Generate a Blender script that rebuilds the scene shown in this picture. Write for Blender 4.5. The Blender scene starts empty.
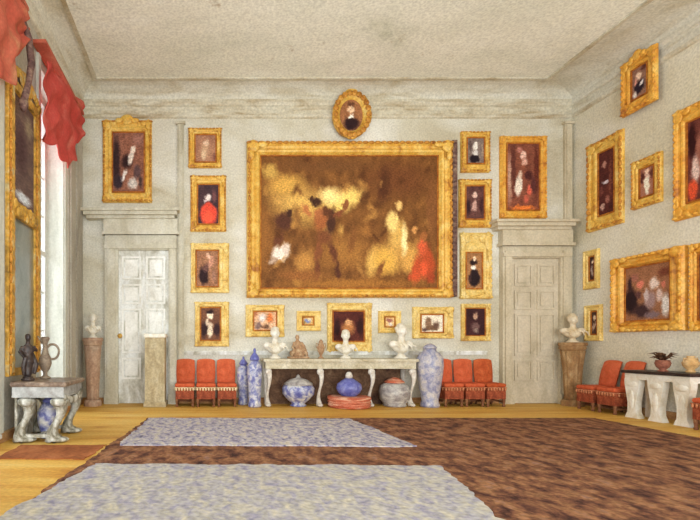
import bpy, math, random
from mathutils import Vector, Matrix, noise
random.seed(7)
COL = bpy.context.scene.collection
F = 461.0; VX, VY, EYE = 205.0, 345.0, 1.2        # measured from the perspective of the room
YB = 9.5; XL = -2.52; XR = 7.57; ZC = 6.45
PI = math.pi

def lin(c):
    return tuple(((v/255)/12.92 if v/255 <= .04045 else (((v/255)+.055)/1.055)**2.4) for v in c)

# ---------------------------------------------------------------- mesh builder
class MB:
    def __init__(s): s.v = []; s.f = []
    def add(s, vs, fs, M=None):
        b = len(s.v)
        s.v += [tuple(M @ Vector(p)) if M else tuple(p) for p in vs]
        s.f += [tuple(i+b for i in f) for f in fs]
        return s
    def box(s, x0, x1, y0, y1, z0, z1, M=None):
        vs = [(x,y,z) for x in (x0,x1) for y in (y0,y1) for z in (z0,z1)]
        return s.add(vs, [(0,1,3,2),(4,6,7,5),(0,4,5,1),(2,3,7,6),(0,2,6,4),(1,5,7,3)], M)
    def bevbox(s, x0, x1, y0, y1, z0, z1, b=.02, M=None):
        rings = []
        for z, i in ((z0,b),(z0+b*.3,b*.3),(z0+b,0),(z1-b,0),(z1-b*.3,b*.3),(z1,b)):
            r = []
            X0,X1,Y0,Y1 = x0+i,x1-i,y0+i,y1-i
            c = b*.6
            r = [(X0+c,Y0,z),(X1-c,Y0,z),(X1,Y0+c,z),(X1,Y1-c,z),(X1-c,Y1,z),(X0+c,Y1,z),(X0,Y1-c,z),(X0,Y0+c,z)]
            rings.append(r)
        return s.loft(rings, M)
    def loft(s, rings, M=None, cap=True, closed=True):
        n = len(rings[0]); vs = [p for r in rings for p in r]; fs = []
        for k in range(len(rings)-1):
            for i in range(n if closed else n-1):
                j = (i+1) % n
                fs.append((k*n+i, k*n+j, (k+1)*n+j, (k+1)*n+i))
        if cap:
            fs.append(tuple(range(n-1,-1,-1))); fs.append(tuple((len(rings)-1)*n+i for i in range(n)))
        return s.add(vs, fs, M)
    def lathe(s, prof, n=28, M=None, flute=0, nf=0, sx=1, sy=1, square=0):
        rings = []
        for r, z in prof:
            ring = []
            for i in range(n):
                a = 2*PI*i/n
                rr = r*(1+flute*math.cos(nf*a))
                if square: rr = r/max(abs(math.cos(a+PI/4*0)), abs(math.sin(a)))
                ring.append((rr*math.cos(a)*sx, rr*math.sin(a)*sy, z))
            rings.append(ring)
        return s.loft(rings, M)
    def ell(s, c, r, n=14, m=9, M=None):
        rings = []
        for k in range(m+1):
            t = -PI/2 + PI*k/m
            t = max(-PI/2+.05, min(PI/2-.05, t))
            rings.append([(c[0]+r[0]*math.cos(t)*math.cos(2*PI*i/n), c[1]+r[1]*math.cos(t)*math.sin(2*PI*i/n), c[2]+r[2]*math.sin(t)) for i in range(n)])
        return s.loft(rings, M)
    def tube(s, pts, rad, n=8, M=None, flat=1.0, closed=False):
        P = [Vector(p) for p in pts]; rings = []
        for i, p in enumerate(P):
            a = P[i-1] if (i > 0 or closed) else p
            b = P[(i+1) % len(P)] if (i < len(P)-1 or closed) else p
            d = (b-a).normalized()
            up = Vector((0,0,1)) if abs(d.z) < .9 else Vector((0,1,0))
            u = d.cross(up).normalized(); w = u.cross(d).normalized()
            r = rad[i] if isinstance(rad, (list,tuple)) else rad
            rings.append([p + u*r*math.cos(2*PI*k/n) + w*r*flat*math.sin(2*PI*k/n) for k in range(n)])
        if closed: rings.append(rings[0])
        return s.loft([[tuple(q) for q in r] for r in rings], M, cap=not closed)
    def build(s, name, mat, parent=None, smooth=False, loc=None):
        me = bpy.data.meshes.new(name); me.from_pydata(s.v, [], s.f); me.update()
        o = bpy.data.objects.new(name, me); COL.objects.link(o)
        me.materials.append(mat)
        if smooth:
            for p in me.polygons: p.use_smooth = True
        if parent: o.parent = parent
        if loc: o.location = loc
        return o

def fix_normals(o):
    import bmesh
    bm = bmesh.new(); bm.from_mesh(o.data); bmesh.ops.recalc_face_normals(bm, faces=bm.faces); bm.to_mesh(o.data); bm.free()
    return o

def tag(o, label, cat, group=None):
    o['label'] = label; o['category'] = cat
    if group: o['group'] = group
    return o
def thing(name, label, cat, loc, rz=0, group=None):
    o = bpy.data.objects.new(name, None); COL.objects.link(o); o.empty_display_size = .1
    o.location = loc; o.rotation_euler = (0,0,rz)
    return tag(o, label, cat, group)
def kids(o): return [c for c in bpy.data.objects if c.parent == o]
def dup(o, loc, rz, label, group=None, parent=None):
    c = o.copy(); COL.objects.link(c)
    if parent: c.parent = parent
    else:
        c.location = loc; c.rotation_euler = (0,0,rz); c['label'] = label
        if group: c['group'] = group
    for k in kids(o): dup(k, None, None, None, None, c)
    return c
def struct(o): o['kind'] = 'structure'; return o

# ---------------------------------------------------------------- materials
def mat(name, cols, scale=(3,3,3), pos=None, grain=.10, gscale=38, rough=.75, bump=.25, metallic=0, spec=.25, detail=6, dist=.6, warp=None):
    m = bpy.data.materials.new(name); m.use_nodes = True
    nt = m.node_tree; N = nt.nodes; L = nt.links
    b = N['Principled BSDF']; b.inputs['Roughness'].default_value = rough; b.inputs['Metallic'].default_value = metallic
    b.inputs['Specular IOR Level'].default_value = spec
    tc = N.new('ShaderNodeTexCoord'); mp = N.new('ShaderNodeMapping'); mp.inputs['Scale'].default_value = scale
    if warp: mp.inputs['Rotation'].default_value = warp
    L.new(tc.outputs['Object'], mp.inputs['Vector'])
    n1 = N.new('ShaderNodeTexNoise'); n1.inputs['Scale'].default_value = 1; n1.inputs['Detail'].default_value = detail
    n1.inputs['Roughness'].default_value = .62; n1.inputs['Distortion'].default_value = dist
    L.new(mp.outputs['Vector'], n1.inputs['Vector'])
    r = N.new('ShaderNodeValToRGB'); e = r.color_ramp.elements
    k = len(cols)
    pos = pos or [.30 + .40*i/max(1,k-1) for i in range(k)]
    e[0].position = pos[0]; e[0].color = (*lin(cols[0]),1)
    e[1].position = pos[-1]; e[1].color = (*lin(cols[-1]),1)
    for i in range(1,k-1):
        q = e.new(pos[i]); q.color = (*lin(cols[i]),1)
    L.new(n1.outputs['Fac'], r.inputs['Fac'])
    n2 = N.new('ShaderNodeTexNoise'); n2.inputs['Scale'].default_value = gscale; n2.inputs['Detail'].default_value = 3
    L.new(tc.outputs['Object'], n2.inputs['Vector'])
    mr = N.new('ShaderNodeMapRange'); mr.inputs['From Min'].default_value = .3; mr.inputs['From Max'].default_value = .7
    mr.inputs['To Min'].default_value = 1-grain; mr.inputs['To Max'].default_value = 1+grain
    L.new(n2.outputs['Fac'], mr.inputs['Value'])
    mx = N.new('ShaderNodeVectorMath'); mx.operation = 'SCALE'
    L.new(r.outputs['Color'], mx.inputs[0]); L.new(mr.outputs['Result'], mx.inputs['Scale'])
    L.new(mx.outputs['Vector'], b.inputs['Base Color'])
    if bump:
        bp = N.new('ShaderNodeBump'); bp.inputs['Strength'].default_value = bump; bp.inputs['Distance'].default_value = .01
        L.new(n2.outputs['Fac'], bp.inputs['Height']); L.new(bp.outputs['Normal'], b.inputs['Normal'])
    return m

def canvas_mat():
    m = bpy.data.materials.new('painted_canvas'); m.use_nodes = True
    N = m.node_tree.nodes; L = m.node_tree.links; b = N['Principled BSDF']
    b.inputs['Roughness'].default_value = .7; b.inputs['Specular IOR Level'].default_value = .15
    a = N.new('ShaderNodeAttribute'); a.attribute_name = 'paint'
    L.new(a.outputs['Color'], b.inputs['Base Color']); return m

WALLB = mat('back_wall_paint', [(176,164,136),(200,194,174),(212,209,196),(226,224,214)], (.55,.55,.9), grain=.15, gscale=30)
WALLR = mat('right_wall_paint', [(192,180,148),(210,203,180),(218,213,196),(228,225,212)], (.6,.5,.8), grain=.16, gscale=30)
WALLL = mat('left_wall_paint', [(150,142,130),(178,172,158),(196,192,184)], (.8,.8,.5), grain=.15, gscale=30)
CEIL = mat('ceiling_plaster', [(196,198,180),(222,222,208),(232,231,218),(238,238,228)], (.45,.7,1), grain=.17, gscale=26)
def foxing(m):
    nt = m.node_tree; N = nt.nodes; L = nt.links; b = N['Principled BSDF']
    src = b.inputs['Base Color'].links[0].from_socket
    tc = N.new('ShaderNodeTexCoord'); v = N.new('ShaderNodeTexNoise'); v.inputs['Scale'].default_value = 1.9; v.inputs['Detail'].default_value = 5; v.inputs['Roughness'].default_value = .7
    L.new(tc.outputs['Object'], v.inputs['Vector'])
    mr = N.new('ShaderNodeMapRange'); mr.inputs['From Min'].default_value = .64; mr.inputs['From Max'].default_value = .72; mr.inputs['To Max'].default_value = .6
    L.new(v.outputs['Fac'], mr.inputs['Value'])
    mx = N.new('ShaderNodeMix'); mx.data_type = 'RGBA'; mx.inputs['B'].default_value = (*lin((150,124,74)),1)
    L.new(mr.outputs['Result'], mx.inputs['Factor']); L.new(src, mx.inputs['A']); L.new(mx.outputs['Result'], b.inputs['Base Color'])
foxing(CEIL)
CORN = mat('cornice_plaster', [(184,174,148),(208,204,188),(218,216,204)], (1.0,1.0,7), grain=.16, gscale=28)
LINEM = mat('moulding_shade', [(170,152,120),(200,192,170),(214,210,194)], (1.6,1.6,8), grain=.18, gscale=24)
DOORW = mat('white_door_paint', [(176,172,156),(212,211,202),(236,238,236)], (3.5,3.5,1.6), pos=[.36,.48,.6], grain=.10, gscale=26)
PANELW = mat('bright_white_panel_paint', [(206,202,190),(236,236,230),(250,250,247)], (4,4,2), grain=.08, gscale=26)
DOORR = mat('cream_door_paint', [(176,164,138),(200,188,164),(212,202,182)], (2.5,2.5,1.2), grain=.10, gscale=26)
REVEAL = mat('daylit_reveal_paint', [(180,180,166),(202,202,190),(214,214,204)], (4,4,1), grain=.08, gscale=26)
ARCH = mat('door_surround_paint', [(170,160,134),(196,190,170),(216,213,200)], (2,2,1), grain=.12, gscale=26)
ARCHR = mat('right_door_surround_paint', [(170,156,126),(196,184,158),(210,200,178)], (2,2,1), grain=.12, gscale=26)
FLOORM = mat('ochre_floor_boards', [(176,118,48),(204,154,66),(214,172,84),(214,182,108)], (.5,4,1), grain=.12, gscale=26, rough=.6)
BROWNC = mat('shaded_brown_carpet_pile', [(52,26,22),(92,56,42),(122,80,56),(148,104,70),(140,104,90)], (7,4.2,1), pos=[.33,.42,.5,.59,.68], grain=.34, gscale=26, rough=.95, bump=.6, detail=12, warp=(0,0,-.6), dist=.25)
LIGHTN = mat('blue_grey_light_patch', [(138,134,156),(160,156,166),(172,168,166),(182,176,164),(198,190,168)], (10,7,1), pos=[.32,.42,.5,.58,.68], grain=.24, gscale=22, rough=.95, bump=.6, detail=8, warp=(0,0,-.3))
LIGHTF = mat('lavender_light_patch', [(86,82,104),(144,138,160),(178,172,178),(196,188,172),(168,146,116)], (13,7,1), pos=[.32,.42,.52,.62,.74], grain=.26, gscale=22, rough=.95, bump=.6, detail=10)
SKIRT = mat('brown_skirting', [(140,92,50),(176,130,84),(190,152,104)], (2,2,6), grain=.18)
GOLD = mat('gilt_frame', [(168,106,40),(214,162,62),(226,184,86),(234,204,122)], (5,5,5), pos=[.3,.42,.55,.7], grain=.2, gscale=30, rough=.5, spec=.5)
GOLDP = mat('pale_gilt_frame', [(184,138,62),(220,182,94),(230,200,120),(236,214,152)], (6,6,6), pos=[.3,.42,.55,.7], grain=.2, gscale=30, rough=.5, spec=.5)
GOLDO = mat('orange_gilt_frame', [(168,98,34),(214,148,48),(226,170,66),(232,190,100)], (5,5,5), pos=[.3,.42,.55,.7], grain=.2, gscale=30, rough=.5, spec=.5)
GOLDD = mat('dark_gilt_ornament', [(140,84,32),(190,130,50),(214,160,74)], (9,9,9), grain=.2, gscale=30, rough=.5)
SLIP = mat('burnt_orange_slip', [(130,66,22),(170,98,32),(200,140,56)], (9,9,9), grain=.2, gscale=30)
PLUM = mat('plum_shadow_and_strand', [(70,46,44),(104,76,70),(150,124,104)], (8,8,14), grain=.3, gscale=20)
CURT = mat('red_curtain_cloth', [(158,62,50),(184,68,60),(192,78,70),(200,110,96)], (2,2,2), grain=.13, gscale=30, rough=.9)
CURTO = mat('faded_red_curtain_cloth', [(156,92,62),(180,84,66),(186,98,76),(190,132,96)], (1.6,1.6,1.4), grain=.14, gscale=30, rough=.9)
RED = mat('red_chair_cloth', [(176,74,42),(198,92,56),(212,108,72)], (6,6,6), grain=.10, gscale=30, rough=.85)
REDO = mat('rust_red_chair_cloth', [(156,62,32),(180,82,42),(200,104,60)], (6,6,6), grain=.16, gscale=30, rough=.85)
REDD = mat('dark_red_rail', [(112,50,32),(146,70,44),(176,98,64)], (12,12,12), grain=.25, gscale=30)
WOODD = mat('dark_reddish_wood', [(84,50,34),(118,74,48),(150,108,70)], (9,9,9), grain=.2)
CREAMF = mat('cream_fringe', [(214,180,130),(232,208,166),(240,226,196)], (18,18,18), grain=.15)
MARB = mat('white_marble', [(206,192,164),(226,220,204),(240,238,230)], (5,5,5), grain=.06, rough=.45)
CREAMT = mat('cream_painted_table', [(166,152,122),(196,186,160),(214,208,190)], (4,4,4), grain=.16, gscale=30)
LEGW = mat('pale_carved_leg', [(180,166,150),(208,200,188),(226,222,212)], (8,8,8), grain=.12, gscale=30)
SHADOWP = mat('under_table_shade', [(70,46,36),(104,76,56),(134,106,80)], (5,5,5), grain=.25, gscale=22)
BLUEW = mat('blue_white_porcelain', [(84,88,150),(122,126,176),(176,178,196),(214,212,206)], (9,9,9), pos=[.35,.45,.54,.64], grain=.14, gscale=30, rough=.35, spec=.5)
BLUED = mat('deep_blue_porcelain', [(76,80,150),(102,106,172),(140,144,190)], (9,9,9), grain=.14, rough=.35, spec=.5)
GREYW = mat('grey_white_porcelain', [(120,110,112),(166,160,156),(206,202,192)], (8,8,14), grain=.16, rough=.4, spec=.5)
BLUEG = mat('blue_grey_porcelain', [(110,112,150),(150,150,172),(186,180,184),(204,196,180)], (8,8,8), pos=[.32,.45,.56,.68], grain=.18, rough=.4, spec=.5)
TERRA = mat('terracotta_stripes', [(164,76,52),(190,104,76),(214,170,140)], (2,2,26), pos=[.38,.5,.62], grain=.2)
BRONZE = mat('dark_bronze', [(34,26,26),(54,42,40),(84,68,60)], (14,14,14), grain=.2, rough=.45, spec=.5)
BROWNB = mat('brown_grey_bronze', [(104,88,76),(136,118,100),(164,148,126)], (14,14,14), grain=.2, rough=.5)
BROWNS = mat('reddish_brown_statuette', [(136,96,70),(168,132,98),(194,168,134)], (12,12,12), grain=.2)
PINKP = mat('pinkish_brown_pedestal', [(146,110,88),(172,140,116),(194,170,146)], (7,7,3), grain=.2, gscale=26)
TANP = mat('tan_grey_pedestal', [(150,132,98),(176,160,126),(192,180,150)], (7,7,3), grain=.2, gscale=26)
BRNP = mat('brown_fluted_pedestal', [(120,84,52),(152,116,76),(184,154,112)], (7,7,3), grain=.2, gscale=26)
DARKSLAB = mat('dark_table_slab', [(36,26,24),(52,40,36),(72,56,50)], (9,9,9), grain=.2, rough=.4)
LTSLAB = mat('mottled_brown_marble', [(84,68,58),(128,108,92),(168,152,134)], (9,9,9), grain=.25, rough=.4)
LTBODY = mat('grey_green_painted_table', [(84,78,62),(140,134,116),(190,188,176),(212,212,206)], (9,9,6), grain=.22, gscale=22)
LTPALE = mat('pale_frieze', [(130,124,116),(164,164,160),(190,190,186)], (6,6,6), grain=.12)
OCHREV = mat('ochre_brown_vase', [(176,130,76),(204,164,110),(214,184,140)], (9,9,9), grain=.15)
LEAF = mat('dark_brown_leaves', [(60,40,30),(92,64,46),(120,88,60)], (15,15,15), grain=.2)
POTR = mat('reddish_pot', [(110,62,48),(146,88,68),(168,116,90)], (15,15,15), grain=.2)
BRASS = mat('brass_knob', [(190,140,50),(220,176,80)], (20,20,20), rough=.35, spec=.5)
WFRAME = mat('white_window_paint', [(206,204,196),(224,224,220)], (5,5,5), grain=.06)
CANV = canvas_mat()
def simple(name, col, rough=.1, metallic=0):
    m = mat(name, [col, col], grain=.03, rough=rough, metallic=metallic, bump=0, spec=.5); return m
MIRR = mat('old_mirror_glass', [(130,142,144),(170,178,178)], (3,3,2), rough=.28, metallic=.8, bump=.1, grain=.08)
def glass():
    m = bpy.data.materials.new('window_glass'); m.use_nodes = True; N = m.node_tree.nodes; L = m.node_tree.links
    N.clear(); o = N.new('ShaderNodeOutputMaterial'); t = N.new('ShaderNodeBsdfTransparent'); g = N.new('ShaderNodeBsdfGlossy')
    g.inputs['Roughness'].default_value = .05; f = N.new('ShaderNodeFresnel'); f.inputs['IOR'].default_value = 1.3; mx = N.new('ShaderNodeMixShader')
    t.inputs['Color'].default_value = (.96,.98,1,1)
    L.new(f.outputs[0], mx.inputs[0]); L.new(t.outputs[0], mx.inputs[1]); L.new(g.outputs[0], mx.inputs[2]); L.new(mx.outputs[0], o.inputs[0]); return m
GLASS = glass()

# ---------------------------------------------------------------- room shell
YF = -1.2
def zpx(py, s): return EYE + (VY-py)/s
SB = F/YB
def bx(px): return (px-VX)/SB
def bz(py): return EYE + (VY-py)/SB

struct(MB().box(XL-.5, XR+.3, YF, YB+.3, -.15, 0).build('floor', FLOORM))
KL, KB, KR = .35, .42, .8
struct(MB().box(XL-.4, XR+.3, YF, YB+.3, ZC, ZC+.15).build('ceiling', CEIL))
struct(MB().box(XL-.4, XR+.3, YB, YB+.3, 0, ZC).build('wall_back', WALLB))
struct(MB().box(XR, XR+.3, YF, YB, 0, ZC).build('wall_right', WALLR))
W = [(4.0,5.55),(6.98,8.2)]; WZ0, WZ1 = .12, 5.45
lw = MB()
ys = [YF, W[0][0], W[0][1], W[1][0], W[1][1], YB]
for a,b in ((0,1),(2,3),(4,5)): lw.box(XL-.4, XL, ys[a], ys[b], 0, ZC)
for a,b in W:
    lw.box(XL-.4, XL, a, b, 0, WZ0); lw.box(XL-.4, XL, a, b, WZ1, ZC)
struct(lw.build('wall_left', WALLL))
for k,(a,b) in enumerate(W):
    w = bpy.data.objects.new('window_%d' % (k+1), None); COL.objects.link(w); w.location = (XL-.4, (a+b)/2, WZ0); struct(w)
    h = (b-a)/2; H = WZ1-WZ0
    m = MB()
    m.box(.02,.1,-h,-h+.07,0,H); m.box(.02,.1,h-.07,h,0,H); m.box(.02,.1,-h,h,0,.08); m.box(.02,.1,-h,h,H-.08,H); m.box(.02,.11,-h,h,H/2-.04,H/2+.04)
    m.build('window_frame', WFRAME, w)
    m = MB()
    for i in (-1,1): m.box(.03,.07,i*h/3-.015,i*h/3+.015,.05,H-.05)
    for i in range(1,8):
        if i != 4: m.box(.03,.07,-h+.05,h-.05,H*i/8-.015,H*i/8+.015)
    m.build('glazing_bars', WFRAME, w)
    MB().box(.045,.052,-h+.05,h-.05,.05,H-.05).build('pane', GLASS, w)
    MB().bevbox(.0,.46,-h-.05,h+.05,-.06,.0,.015).build('window_sill', WFRAME, w)

for k,(a,b) in enumerate(W):
    m = MB(); m.box(XL-.33,XL+.005,b-.02,b,WZ0,WZ1); m.box(XL-.33,XL+.005,a,a+.02,WZ0,WZ1); m.box(XL-.33,XL+.005,a+.02,b-.02,WZ1-.02,WZ1)
    m.box(XL,XL+.04,b,b+.14,.12,WZ1+.14); m.box(XL,XL+.04,a-.1,a,.12,WZ1+.14)
    struct(m.build('trim_%d' % (31+k), REVEAL))  # pale lining, window daylight put into the reveal colour
# cornice / frieze mouldings, one strip per wall
prof = [(0,5.86),(.04,5.88),(.05,5.93),(.015,5.95),(.015,6.10),(.05,6.12),(.07,6.18),(.03,6.20),(.04,6.25)]
cove = [(1-math.cos(t*PI/12), 6.25+(ZC-6.25)*math.sin(t*PI/12)) for t in range(1,7)]
def strip(name, side, pts, m):
    K = dict(l=KL, b=KB, r=KR)
    vs = []; fs = []
    for p in pts:
        ins = {q: (p[0] if len(p) == 2 else .04+(K[q]-.04)*p[0]) for q in 'lbr'}
        z = p[1]
        if side == 'b': vs += [(XL+ins['l'], YB-ins['b'], z), (XR-ins['r'], YB-ins['b'], z)]
        if side == 'l': vs += [(XL+ins['l'], YF, z), (XL+ins['l'], YB-ins['b'], z)]
        if side == 'r': vs += [(XR-ins['r'], YB-ins['b'], z), (XR-ins['r'], YF, z)]
    for i in range(len(pts)-1): fs.append((2*i,2*i+1,2*i+3,2*i+2))
    return struct(MB().add(vs, fs).build(name, m))
n = 1
for sd in 'lbr':
    strip('trim_%d' % n, sd, prof[:4], LINEM); n += 1
    strip('trim_%d' % n, sd, prof[3:], LINEM if sd == 'b' else CORN); n += 1
    strip('trim_%d' % n, sd, [(prof[-1][0], prof[-1][1])] + [(a,z,1) for a,z in cove], CORN); n += 1
# thin bead where the cove meets the ceiling
m = MB(); m.box(XL+KL-.03, XR-KR+.03, YB-KB-.05, YB-KB+.02, ZC-.03, ZC-.002); struct(m.build('trim_%d' % n, LINEM)); n += 1
m = MB(); m.box(XL+KL-.02, XL+KL+.05, YF, YB-KB-.05, ZC-.03, ZC-.002); struct(m.build('trim_%d' % n, LINEM)); n += 1
m = MB(); m.box(XR-KR-.05, XR-KR+.02, YF, YB-KB-.05, ZC-.03, ZC-.002); struct(m.build('trim_%d' % n, LINEM)); n += 1
# pilaster strips
def pil(x0,x1,z0,z1,d=.05,mt=ARCH):
    global n
    m = MB(); m.box(x0,x1,YB-d,YB,z0,z1); m.box(x0+.03,x1-.03,YB-d-.02,YB-d,z0+.1,z1-.06); m.box(x0-.03,x1+.03,YB-d-.03,YB,z1-.05,z1)
    struct(m.build('trim_%d' % n, mt)); n += 1
pil(bx(177.5), bx(184), .12, 5.78)
pil(bx(563), bx(570.5), .12, 5.78, .05, ARCHR)
m = MB(); m.box(XL, XL+.06, 8.32, 8.75, 0.1, 5.78); m.box(XL+.06, XL+.09, 8.4, 8.67, .25, 5.65); m.box(XL, XL+.04, 8.95, 9.35, .1, 5.78)
struct(m.build('trim_%d' % n, WALLL)); n += 1
# dado rail beside left chairs and centre
m = MB(); m.box(bx(184.5), bx(486), YB-.035, YB, 1.0, 1.05); m.box(bx(184.5), bx(486), YB-.055, YB, 1.05, 1.08)
struct(m.build('trim_%d' % n, DOORW)); n += 1
# baseboards
m = MB(); m.box(XL, bx(108), YB-.04, YB, 0, .12); m.box(bx(178), bx(498), YB-.04, YB, 0, .12); m.box(bx(567), XR, YB-.04, YB, 0, .12); struct(m.build('baseboard_back', SKIRT))
m = MB(); m.box(XR-.04, XR, YF, YB-.04, 0, .12); struct(m.build('baseboard_right', SKIRT))
m = MB(); m.box(XL, XL+.04, YF, YB-.04, 0, .12); struct(m.build('baseboard_left', SKIRT))

def door(idx, p0, p1, ptop, a0, a1, ent0, ent1, yent, dm, am, knob_px, lm=None):
    x0, x1, z1 = bx(p0), bx(p1), bz(ptop); cx = (x0+x1)/2
    d = bpy.data.objects.new('door_%d' % idx, None); COL.objects.link(d); d.location = (cx, YB, 0); struct(d)
    hw = (x1-x0)/2
    m = MB(); m.box(-hw, hw, -.05, 0, 0.01, z1)
    leaf = m.build('door_leaf', lm or dm, d)
    for r,(za,zb) in enumerate(((.16,.30),(.33,.62),(.65,.78),(.81,.96))):
        for c in (-1,1):
            xa, xb = (c*.1*hw, c*.86*hw) if c > 0 else (c*.86*hw, c*.1*hw)
            q = MB()
            A,B = z1*za, z1*zb; t = .035
            q.box(xa,xb,-.075,-.05,A,A+t); q.box(xa,xb,-.075,-.05,B-t,B); q.box(xa,xa+t,-.075,-.05,A+t,B-t); q.box(xb-t,xb,-.075,-.05,A+t,B-t)
            q.box(xa+t*2,xb-t*2,-.066,-.05,A+t*2,B-t*2)
            q.build('door_panel', dm, leaf)
    L, R = bx(a0)-cx, bx(a1)-cx; ez = bz(yent)
    m = MB()
    for (u,v) in ((L,-hw),(hw,R)):
        m.box(u,v,-.12,0,0,ez-.5)
        w = v-u
        m.box(u+w*.2,v-w*.2,-.15,-.12,.2,ez-.6); m.box(u-.01,v+.01,-.16,0,0,.2)
    m.box(-hw,hw,-.12,0,z1,ez-.5); m.box(L-.004,R+.004,-.165,-.002,z1+.02,z1+.1)
    m.build('door_surround', am, d)
    EL, ER = bx(ent0)-cx, bx(ent1)-cx
    m = MB(); m.box(L-.02,R+.02,-.16,0,ez-.5,ez-.18); m.box(L-.05,R+.05,-.19,0,ez-.5,ez-.44)
    m.build('frieze', am, d)
    m = MB(); m.box(EL+.1,ER-.1,-.2,0,ez-.18,ez-.12); m.box(EL+.05,ER-.05,-.27,0,ez-.12,ez-.05); m.box(EL,ER,-.32,0,ez-.05,ez)
    m.build('door_cornice', am, d)
    if not knob_px: return
    kx = bx(knob_px)-cx
    M = Matrix.Translation((kx,-.05,bz(336))) @ Matrix.Rotation(PI/2,4,'X')
    MB().lathe([(.045,0),(.045,.01),(.015,.015),(.015,.04),(.045,.055),(.05,.075),(.03,.095),(.005,.1)],16,M).build('door_knob', BRASS, d, True)
door(1, 119, 169, 251, 106, 177, 84, 180, 212, PANELW, ARCH, 121, DOORW)
door(2, 509, 556, 259, 499, 566, 487, 568, 223, DOORR, ARCHR, None)

# ---------------------------------------------------------------- carpet with painted window light and shade
def fpt(px,py):
    s = (py-VY)/EYE; return ((px-VX)/s, F/s)
def slab(name, pts, z0, z1, m, label, cat):
    cx = sum(p[0] for p in pts)/len(pts); cy = sum(p[1] for p in pts)/len(pts)
    P = []
    N_ = 150
    for i in range(len(pts)):
        a, b = pts[i], pts[(i+1)%len(pts)]
        N_ = max(2, int(math.hypot(b[0]-a[0], b[1]-a[1])/.045))
        for k in range(N_):
            t = k/N_
            x, y = a[0]+(b[0]-a[0])*t, a[1]+(b[1]-a[1])*t
            j = noise.noise_vector((x*3, y*3, 1.3))*.04+noise.noise_vector((x*11, y*11, 4.3))*.035
            P.append((x-cx+j[0], y-cy+j[1]))
    o = MB().loft([[(x,y,0) for x,y in P],[(x,y,z1-z0) for x,y in P]]).build(name, m, None, False, (cx,cy,z0))
    fix_normals(o)
    return tag(o, label, cat)
slab('carpet', [(-1.5,2.1),(6.35,2.1),(6.35,7.52),(-.92,7.52)], 0, .012, BROWNC, 'large worn brown carpet darkened by painted shade, spread over the ochre boards', 'carpet')  # dark tone includes the shade on the floor, put into the colour
slab('light_shade_patch', [fpt(118,446.5),fpt(418,448),fpt(350,420),fpt(150,419)], .012, .024, LIGHTF, 'smaller lavender grey patch of painted window light nearest the long side table', 'light_shade_patch')  # far patch of window light on the floor, built as a pale slab
slab('light_shade_patch', [(-1.63,2.2),(2.5,2.2),fpt(497,520),fpt(440,468),fpt(96,466),fpt(8,516)], .012, .024, LIGHTN, 'big pale blue grey patch of painted window light in the foreground', 'light_shade_patch')  # near window light on the carpet, painted as a thin slab

slab('shadow_strip', [(-2.2,4.83),(-1.27,4.83),(-1.17,5.5),(-2.2,5.5)], 0, .01, mat('rust_shadow_strip',[(124,66,32),(150,88,48),(176,110,66)],(3,2,1),grain=.18,gscale=20,rough=.95), 'small rust brown strip of painted shadow between the left console table and the carpet', 'light_shade_patch')  # shadow beside the console, laid down as a darker floor strip
# ---------------------------------------------------------------- pictures
def paint_canvas(w, h, rect, base, blobs, seed, res=.5, name='canvas', yoff=-.015, strokes=1.0, cx=0, cz=0, parent=None, mask=None, gain=1.08):
    """rect = canvas corners in the measuring grid (x0,x1,y0,y1); blobs use the same grid"""
    x0,x1,y0,y1 = rect
    nx = max(24,int((x1-x0)/res)); ny = max(24,int((y1-y0)/res))
    vs=[]; cols=[]; fs=[]
    bl = [(b[0],b[1],b[2],b[3],math.radians(b[4]),b[5],b[6] if len(b)>6 else .35) for b in blobs]
    for j in range(ny+1):
        for i in range(nx+1):
            u,v = i/nx, j/ny
            X = x0+(x1-x0)*u; Y = y0+(y1-y0)*v
            nv = noise.noise_vector((X*.28+seed*7.1, Y*.2, seed)) + .6*noise.noise_vector((X*.9, Y*.6+seed, seed*3.3))
            Xj, Yj = X+nv[0]*1.3*strokes, Y+nv[1]*1.6*strokes
            t = noise.noise((X*.16, Y*.11, seed*2.7))*.5+.5
            c = [base[0][k]*(1-t)+base[1][k]*t for k in range(3)]
            for (cx_,cy_,rx,ry,an,bc,soft) in bl:
                dx,dy = Xj-cx_, Yj-cy_
                ca,sa = math.cos(an), math.sin(an)
                d = math.hypot((dx*ca+dy*sa)/rx, (-dx*sa+dy*ca)/ry)
                a = min(1,max(0,(1-d)/soft)) if soft > 0 else (d < 1)
                if a > 0: c = [c[k]*(1-a)+bc[k]*a for k in range(3)]
            g = gain+.26*noise.noise((X*1.3,Y*1.3,seed))+.24*noise.noise((X*.5,Y*1.1,seed+5))
            cols.append((*lin(tuple(min(255,max(0,q*g)) for q in c)),1))
            vs.append((cx+(u-.5)*w, yoff, cz+(.5-v)*h))
    for j in range(ny):
        for i in range(nx):
            a = j*(nx+1)+i
            if mask and not mask((i+.5)/nx*2-1,(j+.5)/ny*2-1): continue
            fs.append((a,a+nx+1,a+nx+2,a+1))
    o = MB().add(vs,fs).build(name, CANV, parent)
    at = o.data.color_attributes.new('paint','FLOAT_COLOR','POINT')
    for k,c in enumerate(cols): at.data[k].color = c
    return o

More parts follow.
